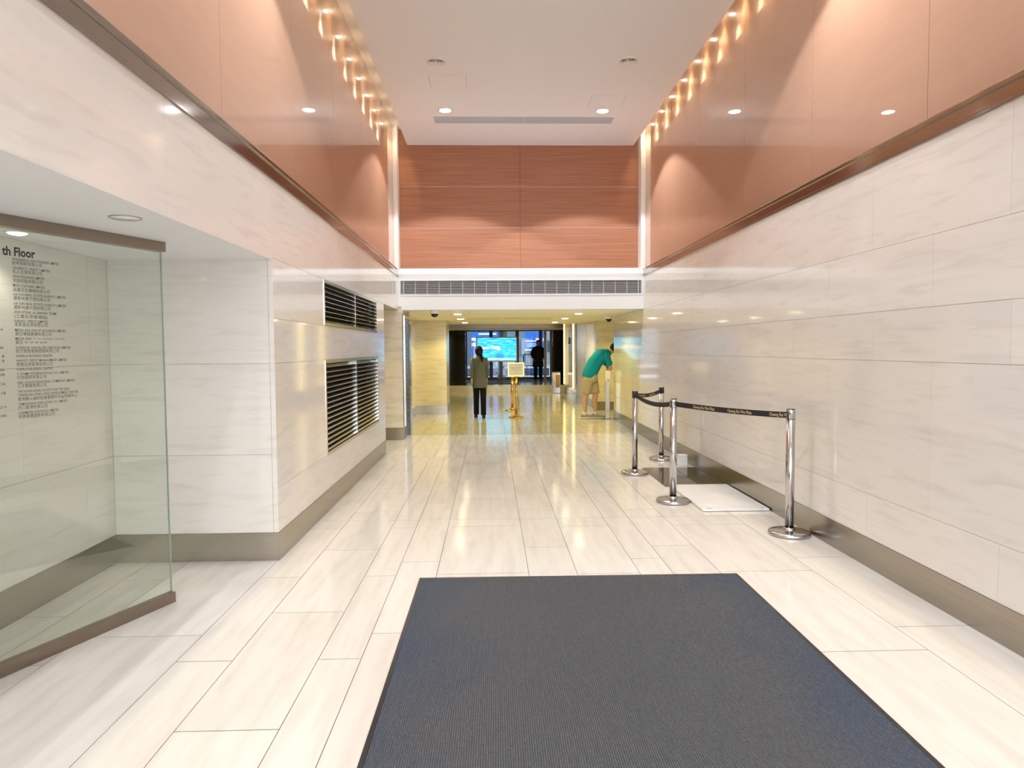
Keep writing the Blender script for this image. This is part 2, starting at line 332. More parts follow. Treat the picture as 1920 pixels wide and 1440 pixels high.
struct('ceiling_lobby', 'ceiling_paint', -5.2, 5.2, YLOW, YSTEP+.3, 2.62, 2.75)
# white bulkhead across the end with a long air grille in it
GX0, GX1, GZ0, GZ1 = -1.485, 2.515, 2.402, 2.622
bk = MB().box(XL, XR, YB, YE+.02, HB, GZ0).box(XL, XR, YB, YE+.02, GZ1, 2.735).box(XL, GX0, YB, YE, GZ0, GZ1).box(GX1, XR, YB, YE, GZ0, GZ1).box(GX0, GX1, YB+.12, YE, GZ0, GZ1)
mstruct('wall_bulkhead', 'white_paint', bk)
# entrance behind the viewer: header and jambs round an open doorway
eb = MB().box(XUL-.2, XUR+.2, Y0-.15, Y0, 4.9, 5.6).box(XUL-.2, XL+.1, Y0-.15, Y0, HS+.1, 4.9).box(XR-.1, 3.05, Y0-.15, Y0, 0, 4.9)
mstruct('wall_back', 'white_paint', eb)
# low corridor beyond
def mwall(name, x0, x1, y0, y1, z1=2.2, m='marble_cream'): return struct(name, m, x0, x1, y0, y1, 0, z1)
pl = struct('wall_pier_left', 'marble_joint', -5.2, -1.47, YO2+.02, 12.46, 0, 2.2)
slabs_y(pl, YO2, [(-3.0, -1.45, z0, z1) for z0, z1 in ((.2, .7), (.7, 1.405), (1.405, HB))], 'marble_cream')
slabs_x(pl, -1.45, -1, [(YO2+.02, 11.68, .2, HB), (12.40, 12.46, .2, HB)], 'marble_cream')
mwall('wall_setback_left', -5.2, -1.72, 12.46, 15.9)
p2 = struct('wall_pier_far_left', 'marble_joint', -5.2, -1.04, 15.92, 16.9, 0, 2.2)
slabs_y(p2, 15.9, [(-1.75, -1.02, z0, z1) for z0, z1 in ((.2, .75), (.75, 1.3), (1.3, 1.75), (1.75, HB))], 'marble_cream')
slabs_x(p2, -1.02, -1, [(15.92, 16.9, .2, HB)], 'brass_wall')
mwall('wall_far_left', -5.2, -1.50, 16.9, YSTEP, 2.75, 'dark_glass_panel')
mwall('wall_opening_near', -5.2, -2.6, YO-.12, YO); mwall('wall_opening_left', -5.3, -5.0, YO, YO2+.1)
mwall('wall_recess_right', 4.3, 5.2, YRW-.1, 16.7); mwall('wall_recess_near', 3.0, 5.2, YRW-.3, YRW)
p3 = struct('wall_pier_right', 'marble_joint', 2.55, 5.2, 16.62, 18.5, 0, 2.75)
slabs_y(p3, 16.6, [(2.53, 4.3, z0, z1) for z0, z1 in ((.2, .75), (.75, 1.3), (1.3, 1.75), (1.75, HB))], 'marble_cream')
slabs_x(p3, 2.53, 1, [(16.62, 17.5, .2, 2.3), (17.5, 18.5, .2, 2.3)], 'marble_cream')
struct('wall_steel_column', 'brushed_steel', 2.30, 2.55, 18.5, 18.75, .2, 2.62)
mwall('wall_far_right', 2.42, 5.2, 18.7, 22.8, 2.75, 'brass_wall'); mwall('wall_lobby_right', 3.1, 5.2, 22.8, YSTEP+.2, 2.75, 'dark_glass_panel')
# skirtings of brushed steel
def skirt(name, *r): return struct(name, 'brushed_steel', *r)
skirt('baseboard_left', XL-.02, XL+.005, YP-.004, YO, 0, .2); skirt('baseboard_pillar', XREC, XL+.0045, YP-.006, YP+.02, 0, .2)
skirt('baseboard_recess', XREC-.02, XREC+.006, Y0, YP-.006, 0, .2); skirt('baseboard_right', XR-.005, XR+.02, Y0, YRW, 0, .2)
skirt('baseboard_right_end', XR-.005, 3.0, YRW, YRW+.006, 0, .2)
skirt('baseboard_pier_left', -5, -1.44, YO2-.006, YO2+.02, 0, .2); skirt('baseboard_setback', -1.72, -1.712, 12.46, 15.9, 0, .2)
skirt('baseboard_pier_far_left', -1.75, -1.01, 15.892, 15.92, 0, .2); skirt('baseboard_pier_far_side', -1.04, -1.012, 15.92, 16.9, 0, .2)
skirt('baseboard_pier_right', 2.522, 4.3, 16.592, 16.62, 0, .2); skirt('baseboard_pier_right_side', 2.522, 2.55, 16.62, 18.5, 0, .2)
skirt('baseboard_column', 2.285, 2.55, 18.49, 18.75, 0, .2); skirt('baseboard_far_right', 2.405, 2.42, 18.76, 22.8, 0, .2)
# steel corner frame and granite lining on the side of the left pier
fr = thing('lift_frame', 'polished steel door frame lined with dark granite on the side of the marble pier', 'door frame', (-1.45, 12.05, 0))
for a in (-.365, .345): box('jamb', 'polished_steel', -.02, .012, a, a+.03, 0, 2.06, fr)
box('head', 'polished_steel', -.02, .012, -.335, .345, 2.02, 2.06, fr); box('lining', 'granite', -.02, .035, .06, .345, 0, 2.02, fr); box('door_leaf', 'polished_steel', -.02, -.004, -.335, .06, 0, 2.02, fr)
box('corner_strip', 'polished_steel', -.004, .010, -.60, -.57, 0, 2.10, fr)
# ------------------------------------------------------------------ lamps
def downlight(name, label, cat, loc, r, lens, power, col, ang, blend, group, glow=.05):
    t = thing(name, label, cat, loc, group)
    MB().lathe([(r, 0), (r*1.28, 0), (r*1.30, -.004), (r*1.24, -.009), (r*1.05, -.010), (r, -.006)], 28, cap=False).build('rim', 'white_gloss', t, True)
    MB().lathe([(0.001, -.001), (r*1.02, -.001), (r*1.02, -.008), (r*.8, -.016), (r*.4, -.020), (0.001, -.021)], 28, cap=False).build('lens', lens, t)
    spot('lamp', t, (0, 0, -.06), power, col, ang, blend, glow); return t
for i, y in enumerate((10.87, 5.2, -.45)):
    for x, s in ((-.672, 'louvred'), (1.755, 'belt barrier')):
        lab = ['bright white round downlight beside the long ceiling slot diffuser, nearer the %s wall' % s, 'white round downlight in the high ceiling above the dark mat, nearer the %s wall' % s, 'white round downlight in the high ceiling by the entrance doorway, nearer the %s wall' % s][i]
        downlight('ceiling_downlight', lab, 'downlight', (x, y, HC), .085, 'lamp_white', P_DOWN*(1.2 if i == 0 else 1), WHITE_L, 116, .12, 'white downlights in the high ceiling')
for x, s in ((-1.28, 'glass directory'), (2.40, 'plain marble')):  # out-of-view downlight rows, added to cast the shadow edge on the recess floor
    for y in (.6, 2.2, 3.8, 5.4):
        downlight('ceiling_downlight', 'added unseen white downlight close to the ceiling edge on the %s side' % s, 'downlight', (x, y, HC), .05, 'lamp_white', P_ADDED_EDGE, WHITE_L, 80, .6, 'added white edge downlights, %s side' % s, .03)
for x, s in ((-1.535, 'louvred'), (2.685, 'belt barrier')):
    for k in range(18):
        y = 12.36 - .672*k
        downlight('slot_downlight', 'small warm downlight up in the ceiling slot along the %s wall' % s, 'downlight', (x, y, HSLOT), .03, 'lamp_warm', P_SLOT, WARM_L, 84, 1.0, 'warm slot downlights along the %s wall' % s, .035)
for i, (x, y) in enumerate(((-.61, 12.85), (1.63, 12.88), (-.65, 15.05), (1.60, 14.95), (-.63, 17.0), (1.59, 17.2))):
    lab = ['nearest the white bulkhead', 'midway along the corridor', 'at the far edge of the low ceiling'][i//2] + [', louvred wall side', ', belt barrier wall side'][i % 2]
    downlight('corridor_downlight', 'golden corridor downlight ' + lab, 'downlight', (x, y, HB), .075, 'lamp_gold', P_LOW, GOLD_L, 150, .4, 'golden downlights in the low corridor ceiling')
for x, y in ((-.4, 20.3), (1.6, 20.3), (-.4, 22.9), (1.6, 22.9)):
    downlight('lobby_downlight', 'golden downlight in the raised lobby ceiling before the far doors', 'downlight', (x, y, 2.62), .075, 'lamp_gold', P_LOW*.9, GOLD_L, 150, .4, 'golden downlights in the raised lobby ceiling')
downlight('opening_downlight', 'golden downlight in the side passage ceiling past the louvres', 'downlight', (-3.0, 10.7, HB), .075, 'lamp_gold', P_LOW*.6, GOLD_L, 150, .4, None)
downlight('alcove_downlight', 'golden downlight in the side alcove ceiling behind the bending person', 'downlight', (3.4, 15.5, HB), .075, 'lamp_gold', P_LOW*.6, GOLD_L, 150, .4, None)
t = thing('recess_ceiling_disc', 'flat white round disc light, unlit, in the recess ceiling above the glass directory', 'ceiling light', (-1.724, 3.37, HS))
MB().lathe([(.066, 0), (.072, 0), (.072, -.004), (.066, -.005)], 32, cap=False).build('rim', 'grey_metal', t, True)
MB().lathe([(.001, -.002), (.066, -.002), (.066, -.0045), (.001, -.006)], 32, cap=False).build('cover', 'white_gloss', t, True)
t = downlight('recess_downlight', 'white downlight in the recess ceiling behind the glass directory panel', 'downlight', (-2.48, 3.75, HS), .045, 'lamp_dim', 4, (1, .93, .80), 130, .5, None)
for lab, x, y in (('above the louvred wall side', -.671, 9.06), ('above the belt barrier side', 1.777, 9.0)):
    t = thing('round_air_diffuser', 'round grey air diffuser with concentric rings in the high ceiling, ' + lab, 'air diffuser', (x, y, HC), 'round air diffusers in the high ceiling')
    MB().lathe([(.02, -.0005), (.118, -.0005), (.118, -.002), (.02, -.002)], 36, cap=False).build('throat', 'dark_gap', t)
    for r in (.022, .05, .078, .104): MB().lathe([(r-.013, -.003), (r+.003, -.016), (r+.007, -.014), (r-.009, -.002)], 36, cap=False).build('ring', 'slot_paint', t, True)
    MB().lathe([(.110, -.0), (.126, -.0), (.124, -.009), (.112, -.012)], 36, cap=False).build('rim', 'white_gloss', t, True)
for lab, x0, x1, y0, y1 in (('beside the round diffuser', -.82, -.30, 9.50, 10.005), ('touching a lit downlight', 1.495, 2.005, 10.215, 10.70)):
    t = thing('ceiling_access_panel', 'flush square white access panel in the high ceiling, ' + lab, 'access panel', ((x0+x1)/2, (y0+y1)/2, HC), 'ceiling access panels')
    a, b = (x1-x0)/2, (y1-y0)/2
    mb = MB()
    for q in ((-a, a, -b, -b+.008), (-a, a, b-.008, b), (-a, -a+.008, -b+.008, b-.008), (a-.008, a, -b+.008, b-.008)): mb.box(q[0], q[1], q[2], q[3], -.0025, 0)
    mb.build('frame', 'slot_paint', t); box('gap', 'dark_gap', -a+.008, a-.008, -b+.008, b-.008, -.0008, 0, t); box('door', 'ceiling_paint', -a+.011, a-.011, -b+.011, b-.011, -.0022, 0, t)
t = thing('linear_air_diffuser', 'long grey two-part slot air diffuser across the high ceiling by the end wall', 'air diffuser', (.555, 11.31, HC))
mb = MB().box(-1.445, 1.445, -.17, -.155, -.004, 0).box(-1.445, 1.445, .155, .17, -.004, 0).box(-1.445, -1.43, -.155, .155, -.004, 0).box(1.43, 1.445, -.155, .155, -.004, 0)
mb.build('frame', 'white_gloss', t)
for a, b in ((-1.43, -.003), (.003, 1.43)):
    q = box('core', 'grey_metal', a, b, -.155, .155, -.001, 0, t)
    for k in range(10): y = -.14+k*.031; MB().raw([(a, y, -.001), (b, y, -.001), (b, y+.016, -.007), (a, y+.016, -.007), (a, y+.002, -.001), (b, y+.002, -.001), (b, y+.018, -.007), (a, y+.018, -.007)], BOXF and [(0, 1, 2, 3), (4, 7, 6, 5), (0, 4, 5, 1), (2, 6, 7, 3), (0, 3, 7, 4), (1, 5, 6, 2)]).build('blade', 'grey_metal', q)
for lab, x0, x1 in (('left of the hall axis, by the louvred wall side', -.50, .24), ('towards the belt barrier side', .28, 1.33)):
    t = thing('corridor_slot_diffuser', 'thin dark-edged slot diffuser in the low corridor ceiling ' + lab.replace('left of the hall axis, by', 'towards'), 'air diffuser', ((x0+x1)/2, 15.1, HB-.001), 'slot diffusers in the low ceiling')
    w = (x1-x0)/2
    box('plate', 'slot_paint', -w, w, -.30, .30, -.003, 0, t)
    for y in (-.30, .27): box('slot', 'dark_gap', -w, w, y, y+.03, -.005, -.003, t)
for lab, u, v, y in (('below the white bulkhead', 814, 581, 11.9), ('beside the end of the belt barrier wall', 1143, 592, 13.95)):
    p_ = onz(u, v, HB); t = thing('dome_camera', 'small white dome security camera with black lens ' + lab, 'security camera', (p_.x, p_.y+.1, HB), 'dome cameras on the low ceiling')
    MB().lathe([(.001, 0), (.075, 0), (.078, -.03), (.070, -.062), (.001, -.062)], 28, cap=False).build('housing', 'white_plastic', t, True)
    MB().lathe([(.062, -.062), (.058, -.085), (.042, -.105), (.018, -.118), (.001, -.120)], 28, cap=False).build('lens_dome', 'dark_glass_panel', t, True)
# ------------------------------------------------------------------ air grille in the bulkhead
t = thing('bulkhead_air_grille', 'long white air grille with dark gaps across the white bulkhead', 'air grille', (.515, YB, 2.512))
hw, hh = (GX1-GX0)/2, (GZ1-GZ0)/2
MB().box(-hw-.012, hw+.012, -.006, 0, hh, hh+.012).box(-hw-.012, hw+.012, -.006, 0, -hh-.022, -hh).box(-hw-.012, -hw, -.006, 0, -hh, hh).box(hw, hw+.012, -.006, 0, -hh, hh).build('frame', 'white_paint', t)
box('back_plate', 'black_void', -hw, hw, .10, .118, -hh, hh, t)
for k in range(10): z = -hh+.011+k*.0212; box('slat', 'white_paint', -hw, hw, .004, .03, z-.0024, z+.0024, t)
for k in range(21): x = -hw+.05+k*(2*hw-.1)/20; box('divider', 'white_paint', x-.003, x+.003, .0, .006 if k % 5 else .03, -hh, hh, t)
# ------------------------------------------------------------------ louvres in the marble wall
def louvre(label, y0, y1, z0, z1, n, slope):
    t = thing('wall_louvre', label, 'louvre', (XL, (y0+y1)/2, z0), 'steel louvres in the marble wall')
    a = (y1-y0)/2; h = z1-z0; fw = .03
    MB().box(-.05, .006, -a, a, 0, fw).box(-.05, .006, -a, a, h-fw, h).box(-.05, .006, -a, -a+fw*.8, fw, h-fw).box(-.05, .006, a-fw*.8, a, fw, h-fw).build('frame', 'louvre_steel', t)
    box('mullion', 'bright_steel', -.05, .004, -.018, .018, fw, h-fw, t); box('back_plate', 'black_void', -.12, -.10, -a+.01, a-.01, .01, h-.01, t)
    p = (h-2*fw)/n
    for s0, s1 in ((-a+fw*.8, -.018), (.018, a-fw*.8)):
        for k in range(n):
            z = fw+p*(k+.18)
            MB().raw([(x, y, zz) for x, zz in ((-.002, z), (-.002, z+.004), (-.05, z+p*slope), (-.05, z+p*slope+.004)) for y in (s0, s1)], [(0, 1, 3, 2), (4, 6, 7, 5), (0, 4, 5, 1), (2, 3, 7, 6), (0, 2, 6, 4), (1, 5, 7, 3)]).build('slat', 'louvre_steel', t)
    return t
# sinking for the louvres is cut from the wall by the missing slabs; the backing stands 10 cm behind
louvre('wide low stainless louvre with two columns of slats high on the marble wall', 6.41, 9.325, 1.722, 2.143, 8, .8)
louvre('tall stainless louvre with two columns of slats low on the marble wall', 6.415, 9.36, .52, 1.405, 17, .8)
# ------------------------------------------------------------------ glass directory in the recess
A2, B2 = Vector((-1.93, 4.11, 0)), Vector((-2.28, 3.20, 0)); tt = (A2-B2).normalized()
ang = math.atan2(tt.y, tt.x)
t = thing('glass_directory', 'clear glass tenant directory panel with bronze rails standing in the marble recess', 'glass panel', B2, None, ang)
gp = box('glass', 'glass_clear', -1.0, 1.0, -.006, .006, .05, HS-.045, t)
box('glass_edge', 'glass_edge', 1.0, 1.003, -.006, .006, .05, HS-.045, gp)
box('top_rail', 'bronze_rail', -1.0, 1.012, -.03, .03, HS-.055, HS, t, .002); box('bottom_rail', 'bronze_rail', -1.0, 1.012, -.022, .022, 0, .062, t, .002)
def letter(body, s0, h, width, cap, m, right=False, bold=0.0):
    me = flat_text(body, 1.0, bold)
    xs = [v.co.x for v in me.vertices]; ys = [v.co.y for v in me.vertices]
    if not xs: return
    x0, x1 = min(xs), max(xs); sx = width/(x1-x0)
    for v in me.vertices:
        v.co = Vector(((s0-width if right else s0)+(v.co.x-x0)*sx, -.0075, h+v.co.y*cap/.72-cap/2))
    link('lettering', me, m, gp)
def hy(y): return 1.925-.002491*(y-488)
letter('2 th Floor', .055, 1.968, .190, .041, 'lettering_black', bold=.03)
ROWS = [(485, 'WONDERFUL DAYS FASHION LIMITED'), (492, '創昇服裝有限公司'), (501, 'CELEBRITY CREDIT LIMITED'), (508, '名人信貸有限公司'), (517, 'UDA HOLDINGS LIMITED'), (525, '宇田控股有限公司'),
 (534, 'MOZ CULTURES LIMITED'), (542, '品墨文化傳媒有限公司'), (550.6, 'LAI SUN REAL ESTATE AGENCY LIMITED'), (558, '麗新地產代理有限公司'), (567.5, 'LAI SUN REAL ESTATE AGENCY LIMITED'), (575, '麗新地產代理有限公司'),
 (584, '(INDUSTRIAL & CARPARK TEAM)'), (592, '(工業及停車場組)'), (600.6, 'KAKAFU CREDIT LIMITED'), (607.5, '家家富信貸有限公司'), (617.8, 'MEDIA ASIA GROUP HOLDINGS LIMITED'), (625, '寰亞傳媒集團有限公司'),
 (634, 'MEDIA ASIA'), (641, '寰亞'), (651, 'SUPERIOR TRAVELLERS SERVICES LIMITED'), (657.6, '航空貴賓服務營銷有限公司'), (666.7, 'SUNPLUS BUSINESS CENTRE'), (675.4, 'HARVEST CREDIT MANAGEMENT LIMITED'), (683, '德豐信用管理有限公司'),
 (692, 'SUNPLUS BUSINESS CENTRE'), (700.7, 'T. STAMP INTERNATIONAL CO. LIMITED'), (707.6, '印信國際有限公司'), (717.4, 'FREE CHOICE INDUSTRIAL COMPANY LIMITED'), (724, '三才實業有限公司'), (734, 'THE HONG KONG SOCIETY FOR THE DEAF'),
 (741, 'TWINKLING STARS CHILD DEVELOPMENT CENTRE'), (748.6, '香港聾人福利促進會聰伶兒童發展中心'), (758, 'TOMOEGAWA HONG KONG CO., LIMITED'), (765, '巴川香港有限公司'), (774.7, 'LIVERMORE HOLDINGS LIMITED'), (782, '利弗莫爾證券有限公司')]
for y, s in ROWS:
    zh = ord(s[1]) > 256
    letter(s, .133, hy(y), len(s)*(.0178 if zh else .0077), .0145 if zh else .0125, 'lettering_grey', bold=.0 if zh else .006)
letter('FILM · MUSIC · ENTERTAINMENT · TALENT AGENCY', .216, hy(634), .165, .007, 'lettering_grey'); letter('電影・音樂・娛樂・藝人經理', .176, hy(641), .11, .008, 'lettering_grey')
for y, s in ((550, '6'), (600, '8'), (617, 'A-6'), (651, '8A'), (667, '8'), (675.5, '8'), (692, '10A'), (701, '10B'), (718, '11A'), (735, '11B'), (761, '213'), (777, '214A')):
    letter(s, .062 if y < 620 and s != 'A-6' else .078, hy(y), .0095*len(s), .0125, 'lettering_grey', True, .006)
# ------------------------------------------------------------------ entrance mat
t = thing('entrance_mat', 'large dark grey ribbed entrance mat with black rubber edging on the stone floor', 'mat', (.556, 2.95, 0), None, -.0065)
mb = MB(); n = 224; W2 = 1.022; y0, y1 = -2.4, 1.488
v = []; f = []
for i in range(n+1):
    x = -W2 + 2*W2*i/n
    for sgn in ((0, 1) if 0 else (0,)): pass
xs = []
for i in range(n):
    a = -W2 + 2*W2*i/n; w = 2*W2/n
    xs += [(a, .0062), (a+w*.25, .0095), (a+w*.70, .0095)]
xs.append((W2, .0062))
for yy in (y0, y1): v += [(x, yy, z) for x, z in xs]
k = len(xs); f = [(i, i+1, k+i+1, k+i) for i in range(k-1)]
mb.raw(v, f); mb.build('pile', 'carpet', t)
box('backing', 'black_plastic', -W2, W2, y0, y1, 0, .005, t)
for q in ((-W2-.022, -W2, y0, y1+.03), (W2, W2+.022, y0, y1+.03), (-W2, W2, y1, y1+.03)): box('edging', 'black_plastic', *q, 0, .0085, t, .002)
# ------------------------------------------------------------------ belt barrier
ST = [(2.372, 5.41, 1.0, 'nearest the mat'), (1.755, 6.62, 1.0, 'beside the white slab'), (1.70, 8.15, .985, 'at the corner of the dark floor plate'), (2.27, 9.17, .97, 'close to the marble wall past the dark floor plate')]
def ribbon(t, p, q, sag, m='belt', half=.024, th=.0015, n=24):
    """a belt hanging from p to q as a thin standing strip, in world coordinates of a thing at t.location"""
    o = Vector(t.location); p, q = Vector(p)-o, Vector(q)-o; d = (q-p); d.z = 0; nn = Vector((-d.y, d.x, 0)).normalized()*th
    v = []; f = []
    for i in range(n+1):
        s = i/n; c = p.lerp(q, s); c.z -= sag*4*s*(1-s)
        for a in (-1, 1):
            for b in (-1, 1): v.append(c+nn*a+Vector((0, 0, half*b)))
    for i in range(n):
        k = i*4
        for a, b in ((0, 1), (1, 3), (3, 2), (2, 0)): f.append((k+a, k+b, k+4+b, k+4+a))
    f += [(0, 1, 3, 2), (n*4, n*4+2, n*4+3, n*4+1)]
    return MB().raw(v, f).build('belt', m, t), p, q, nn
def belt_letters(belt, p, q, nn, sag, side, starts, width, flip):
    d = q-p; ln = d.length
    for s0 in starts:
        me = flat_text('Cheung Sha Wan Plaza', 1.0, .012)
        xs_ = [v.co.x for v in me.vertices]; x0, x1 = min(xs_), max(xs_)
        for v in me.vertices:
            s = s0+(v.co.x-x0)/(x1-x0)*width; s = min(max(s, .004), ln-.004)
            w = (1-s/ln) if flip else s/ln
            c = p.lerp(q, w); c.z -= sag*4*w*(1-w)
            v.co = c + nn*side*1.4 + Vector((0, 0, -.012+v.co.y*.036))
        link('lettering', me, 'belt_text', belt)
roots = []
for i, (x, y, h, lab) in enumerate(ST):
    t = thing('belt_stanchion', 'polished steel belt barrier post ' + lab, 'stanchion', (x, y, 0), 'belt barrier posts by the marble wall'); roots.append(t)
    MB().lathe([(.001, 0), (.154, 0), (.160, .004), (.162, .012), (.160, .024), (.152, .030), (.10, .036), (.05, .041), (.001, .043)], 48, cap=False).build('base', 'bright_steel', t, True)
    MB().lathe([(.046, .036), (.046, .05), (.036, .058)], 32, cap=False).build('collar', 'bright_steel', t, True)
    MB().lathe([(.0335, .045), (.0335, h-.075)], 36).build('pole', 'bright_steel', t, True)
    MB().lathe([(.001, h-.075), (.0345, h-.075), (.0345, h-.004), (.033, h), (.001, h)], 36, cap=False).build('belt_cassette', 'bright_steel' if i in (0, 1) else 'black_plastic', t, True)
    MB().lathe([(.001, h), (.0325, h), (.031, h+.006), (.001, h+.007)], 36, cap=False).build('cap', 'black_plastic' if i in (0, 1) else 'bright_steel', t, True)
    s = Vector((-x, -y, 0)).normalized(); pv = Vector((-s.y, s.x, 0))
    box('slot_clip', 'black_plastic', pv.x*-.022+s.x*.0285-.005, pv.x*-.022+s.x*.0285+.005, pv.y*-.022+s.y*.0285-.006, pv.y*-.022+s.y*.0285+.006, h-.075, h-.012, t)
for a, b, sag in ((0, 1, .012), (1, 2, .05), (2, 3, .03)):
    pa, pb = Vector((*ST[a][:2], ST[a][2]-.045)), Vector((*ST[b][:2], ST[b][2]-.045))
    d = (pb-pa); d.z = 0; d.normalize(); pa += d*.034; pb -= d*.034
    bl, p, q, nn = ribbon(roots[a], pa, pb, sag)
    if a == 0: belt_letters(bl, p, q, nn, 1, sag, (.40, .765, 1.135), .25, True) if False else belt_letters(bl, p, q, nn, sag, 1, (.235, .66, 1.115), .27, True)
    if a == 2: belt_letters(bl, p, q, nn, sag, -1, (.12, .55), .27, False)
# ------------------------------------------------------------------ loose slabs on the floor
t = thing('white_floor_slab', 'white polished stone slab lying loose on the floor inside the belt barrier', 'stone slab', (2.235, 6.77, 0))
box('slab', 'white_slab', -.318, .295, -.575, .575, .004, .024, t, .002)
for x, w in ((-.27, .045), (.22, .045)): box('corner_mark', 'grey_metal', x, x+w, -.555, -.535, .024, .0248, t)
t = thing('dark_floor_plate', 'dark glossy brown plate covering the floor against the steel skirting', 'floor plate', (2.19, 7.95, 0))
box('plate', 'dark_stone', -.325, .345, -.59, .56, 0, .006, t); box('seam', 'black_void', .06, .066, -.59, .56, .006, .0064, t)
t = thing('white_box', 'small white box on the floor against the skirting beyond the dark plate', 'box', (2.42, 8.70, 0))
box('body', 'white_plastic', -.055, .055, -.05, .05, 0, .125, t, .004); box('lid', 'white_gloss', -.058, .058, -.053, .053, .125, .137, t, .003)
# ------------------------------------------------------------------ far lobby: step, doors, street
struct('floor_platform', 'marble', -5.2, 5.2, YSTEP, 29.5, -.3, .2)
struct('floor_street', 'pavement', -30, 30, 29.5, 70, -.3, .2)
struct('wall_lintel', 'marble_cream', -5.2, 5.2, YSTEP+.15, YSTEP+.35, 2.15, 2.75)
struct('trim_8', 'bronze_rail', -1.6, 2.9, YSTEP+.11, YSTEP+.15, 2.22, 2.40)
struct('ceiling_canopy', 'frame_dark', -5.2, 5.2, YSTEP+.35, 29.5, 2.30, 2.5)
struct('wall_entrance_left', 'dark_glass_panel', -5.2, at(873, 680, YSTEP+.3).x, YSTEP+.2, YSTEP+.4, .2, 2.2)
struct('wall_entrance_right', 'dark_glass_panel', at(1036, 680, YSTEP+.3).x, 5.2, YSTEP+.2, YSTEP+.4, .2, 2.2)
struct('wall_porch_left', 'dark_glass_panel', -5.2, -2.2, YSTEP+.4, 29.5, .2, 2.3); struct('wall_porch_right', 'dark_glass_panel', 3.0, 5.2, YSTEP+.4, 29.5, .2, 2.3)
YD = 28.6
def dx(u): return at(u, 690, YD).x
for i, (a, b) in enumerate(((873, 921), (921, 970), (970, 1014), (1014, 1048))):
    d = mstruct('door_%d' % (i+1), 'frame_dark' if i < 3 else 'frame_gold', MB().box(dx(a), dx(a)+.07, YD-.03, YD+.03, .2, 2.28).box(dx(b)-.07, dx(b), YD-.03, YD+.03, .2, 2.28).box(dx(a)+.07, dx(b)-.07, YD-.03, YD+.03, 2.2, 2.28).box(dx(a)+.07, dx(b)-.07, YD-.03, YD+.03, .2, .32))
    box('glass', 'glass_dark', dx(a)+.07, dx(b)-.07, YD-.006, YD+.006, .32, 2.2, d)
    box('handle', 'polished_steel', dx(b)-.16, dx(b)-.13, YD-.07, YD-.04, .95, 1.5, d)
for u in (1022, 1033): struct('trim_%d' % (9 if u == 1022 else 10), 'frame_gold', at(u-2, 690, 25.6).x, at(u+2.5, 690, 25.6).x, 25.5, 25.6, .2, 2.3)
# television on a floor stand
TV = at(931.5, 655, 25.6)
t = thing('floor_stand_television', 'wide television with copper frame showing blue water on a black floor stand', 'television', (TV.x, 25.6, .2))
tw, z0, z1 = .752, 1.012-.2, 1.925-.2
MB().box(-tw, tw, -.03, .03, z0, z0+.035).box(-tw, tw, -.03, .03, z1-.035, z1).box(-tw, -tw+.035, -.03, .03, z0+.035, z1-.035).box(tw-.035, tw, -.03, .03, z0+.035, z1-.035).build('frame', 'copper_frame', t)
scr = box('screen', 'screen_picture', -tw+.035, tw-.035, -.02, .02, z0+.035, z1-.035, t)
def blot(m, c, rx, rz, k): MB().raw([(c[0]+rx*math.cos(a), -.0205-.0004*k, c[1]+rz*math.sin(a)) for a in [2*math.pi*i/20 for i in range(20)]], [tuple(range(20))]).build('picture_patch', m, scr)
cz = (z0+z1)/2
blot('screen_white', (-.46, cz+.05), .22, .045, 0); blot('screen_white', (-.10, cz-.35), .38, .03, 0); blot('screen_white', (.40, cz-.36), .30, .025, 0)
blot('screen_deep', (.10, cz-.25), .17, .09, 0); blot('screen_pale', (.0, cz+.06), .13, .062, 1); blot('screen_pale', (.07, cz+.01), .06, .055, 2); blot('screen_pale', (-.17, cz+.09), .055, .06, 1)
blot('screen_shadow', (.005, cz+.06), .03, .012, 3); blot('screen_shadow', (.10, cz+.065), .02, .011, 3); blot('screen_shadow', (.075, cz-.02), .018, .012, 3)
box('back_cover', 'black_plastic', -tw+.05, tw-.05, .03, .07, z0+.05, z1-.05, t)
for x in (.16,): box('post', 'black_plastic', x-.05, x+.05, .02, .09, .02, 1.2, t)
box('shelf', 'black_plastic', .0, .32, -.05, .2, .17, .20, t, .006); box('foot', 'black_plastic', -.35, .65, -.12, .25, 0, .03, t, .008)
# gold sign stand and gold post behind it
t = thing('sign_stand', 'gold pole sign stand holding a framed white notice in the corridor', 'sign stand', (.536, 14.976, 0))
def goldpost(t, top, r=.028, br=.155):
    MB().lathe([(.001, 0), (br, 0), (br+.004, .006), (br+.002, .018), (br*.8, .026), (.05, .036), (.001, .040)], 40, cap=False).build('base', 'gold', t, True)
    MB().lathe([(r, .035), (r, top)], 28).build('pole', 'gold', t, True); MB().lathe([(r*1.5, .03), (r*1.5, .06), (r, .07)], 28, cap=False).build('collar', 'gold', t, True)
goldpost(t, .90)
bd = MB().box(-.178, .178, -.012, .012, .89, .912).box(-.178, .178, -.012, .012, 1.171, 1.193).box(-.178, -.156, -.012, .012, .912, 1.171).box(.156, .178, -.012, .012, .912, 1.171).build('frame', 'gold', t)
nt = box('notice', 'paper', -.156, .156, -.006, .006, .912, 1.171, t)
for z, a, b in ((1.14, -.01, .13), (1.09, -.11, .12), (1.06, -.11, .10), (1.03, -.10, .12), (1.0, -.05, .07), (.96, -.12, .12)): box('printed_line', 'print_grey', a, b, -.0068, -.006, z-.004, z+.004, nt)
t = thing('gold_stanchion', 'gold barrier post standing just behind the gold sign stand', 'stanchion', (.505, 16.66, 0)); goldpost(t, .97, .032, .16)
MB().lathe([(.001, .97), (.036, .97), (.036, 1.02), (.030, 1.03), (.001, 1.032)], 28, cap=False).build('head', 'gold', t, True)
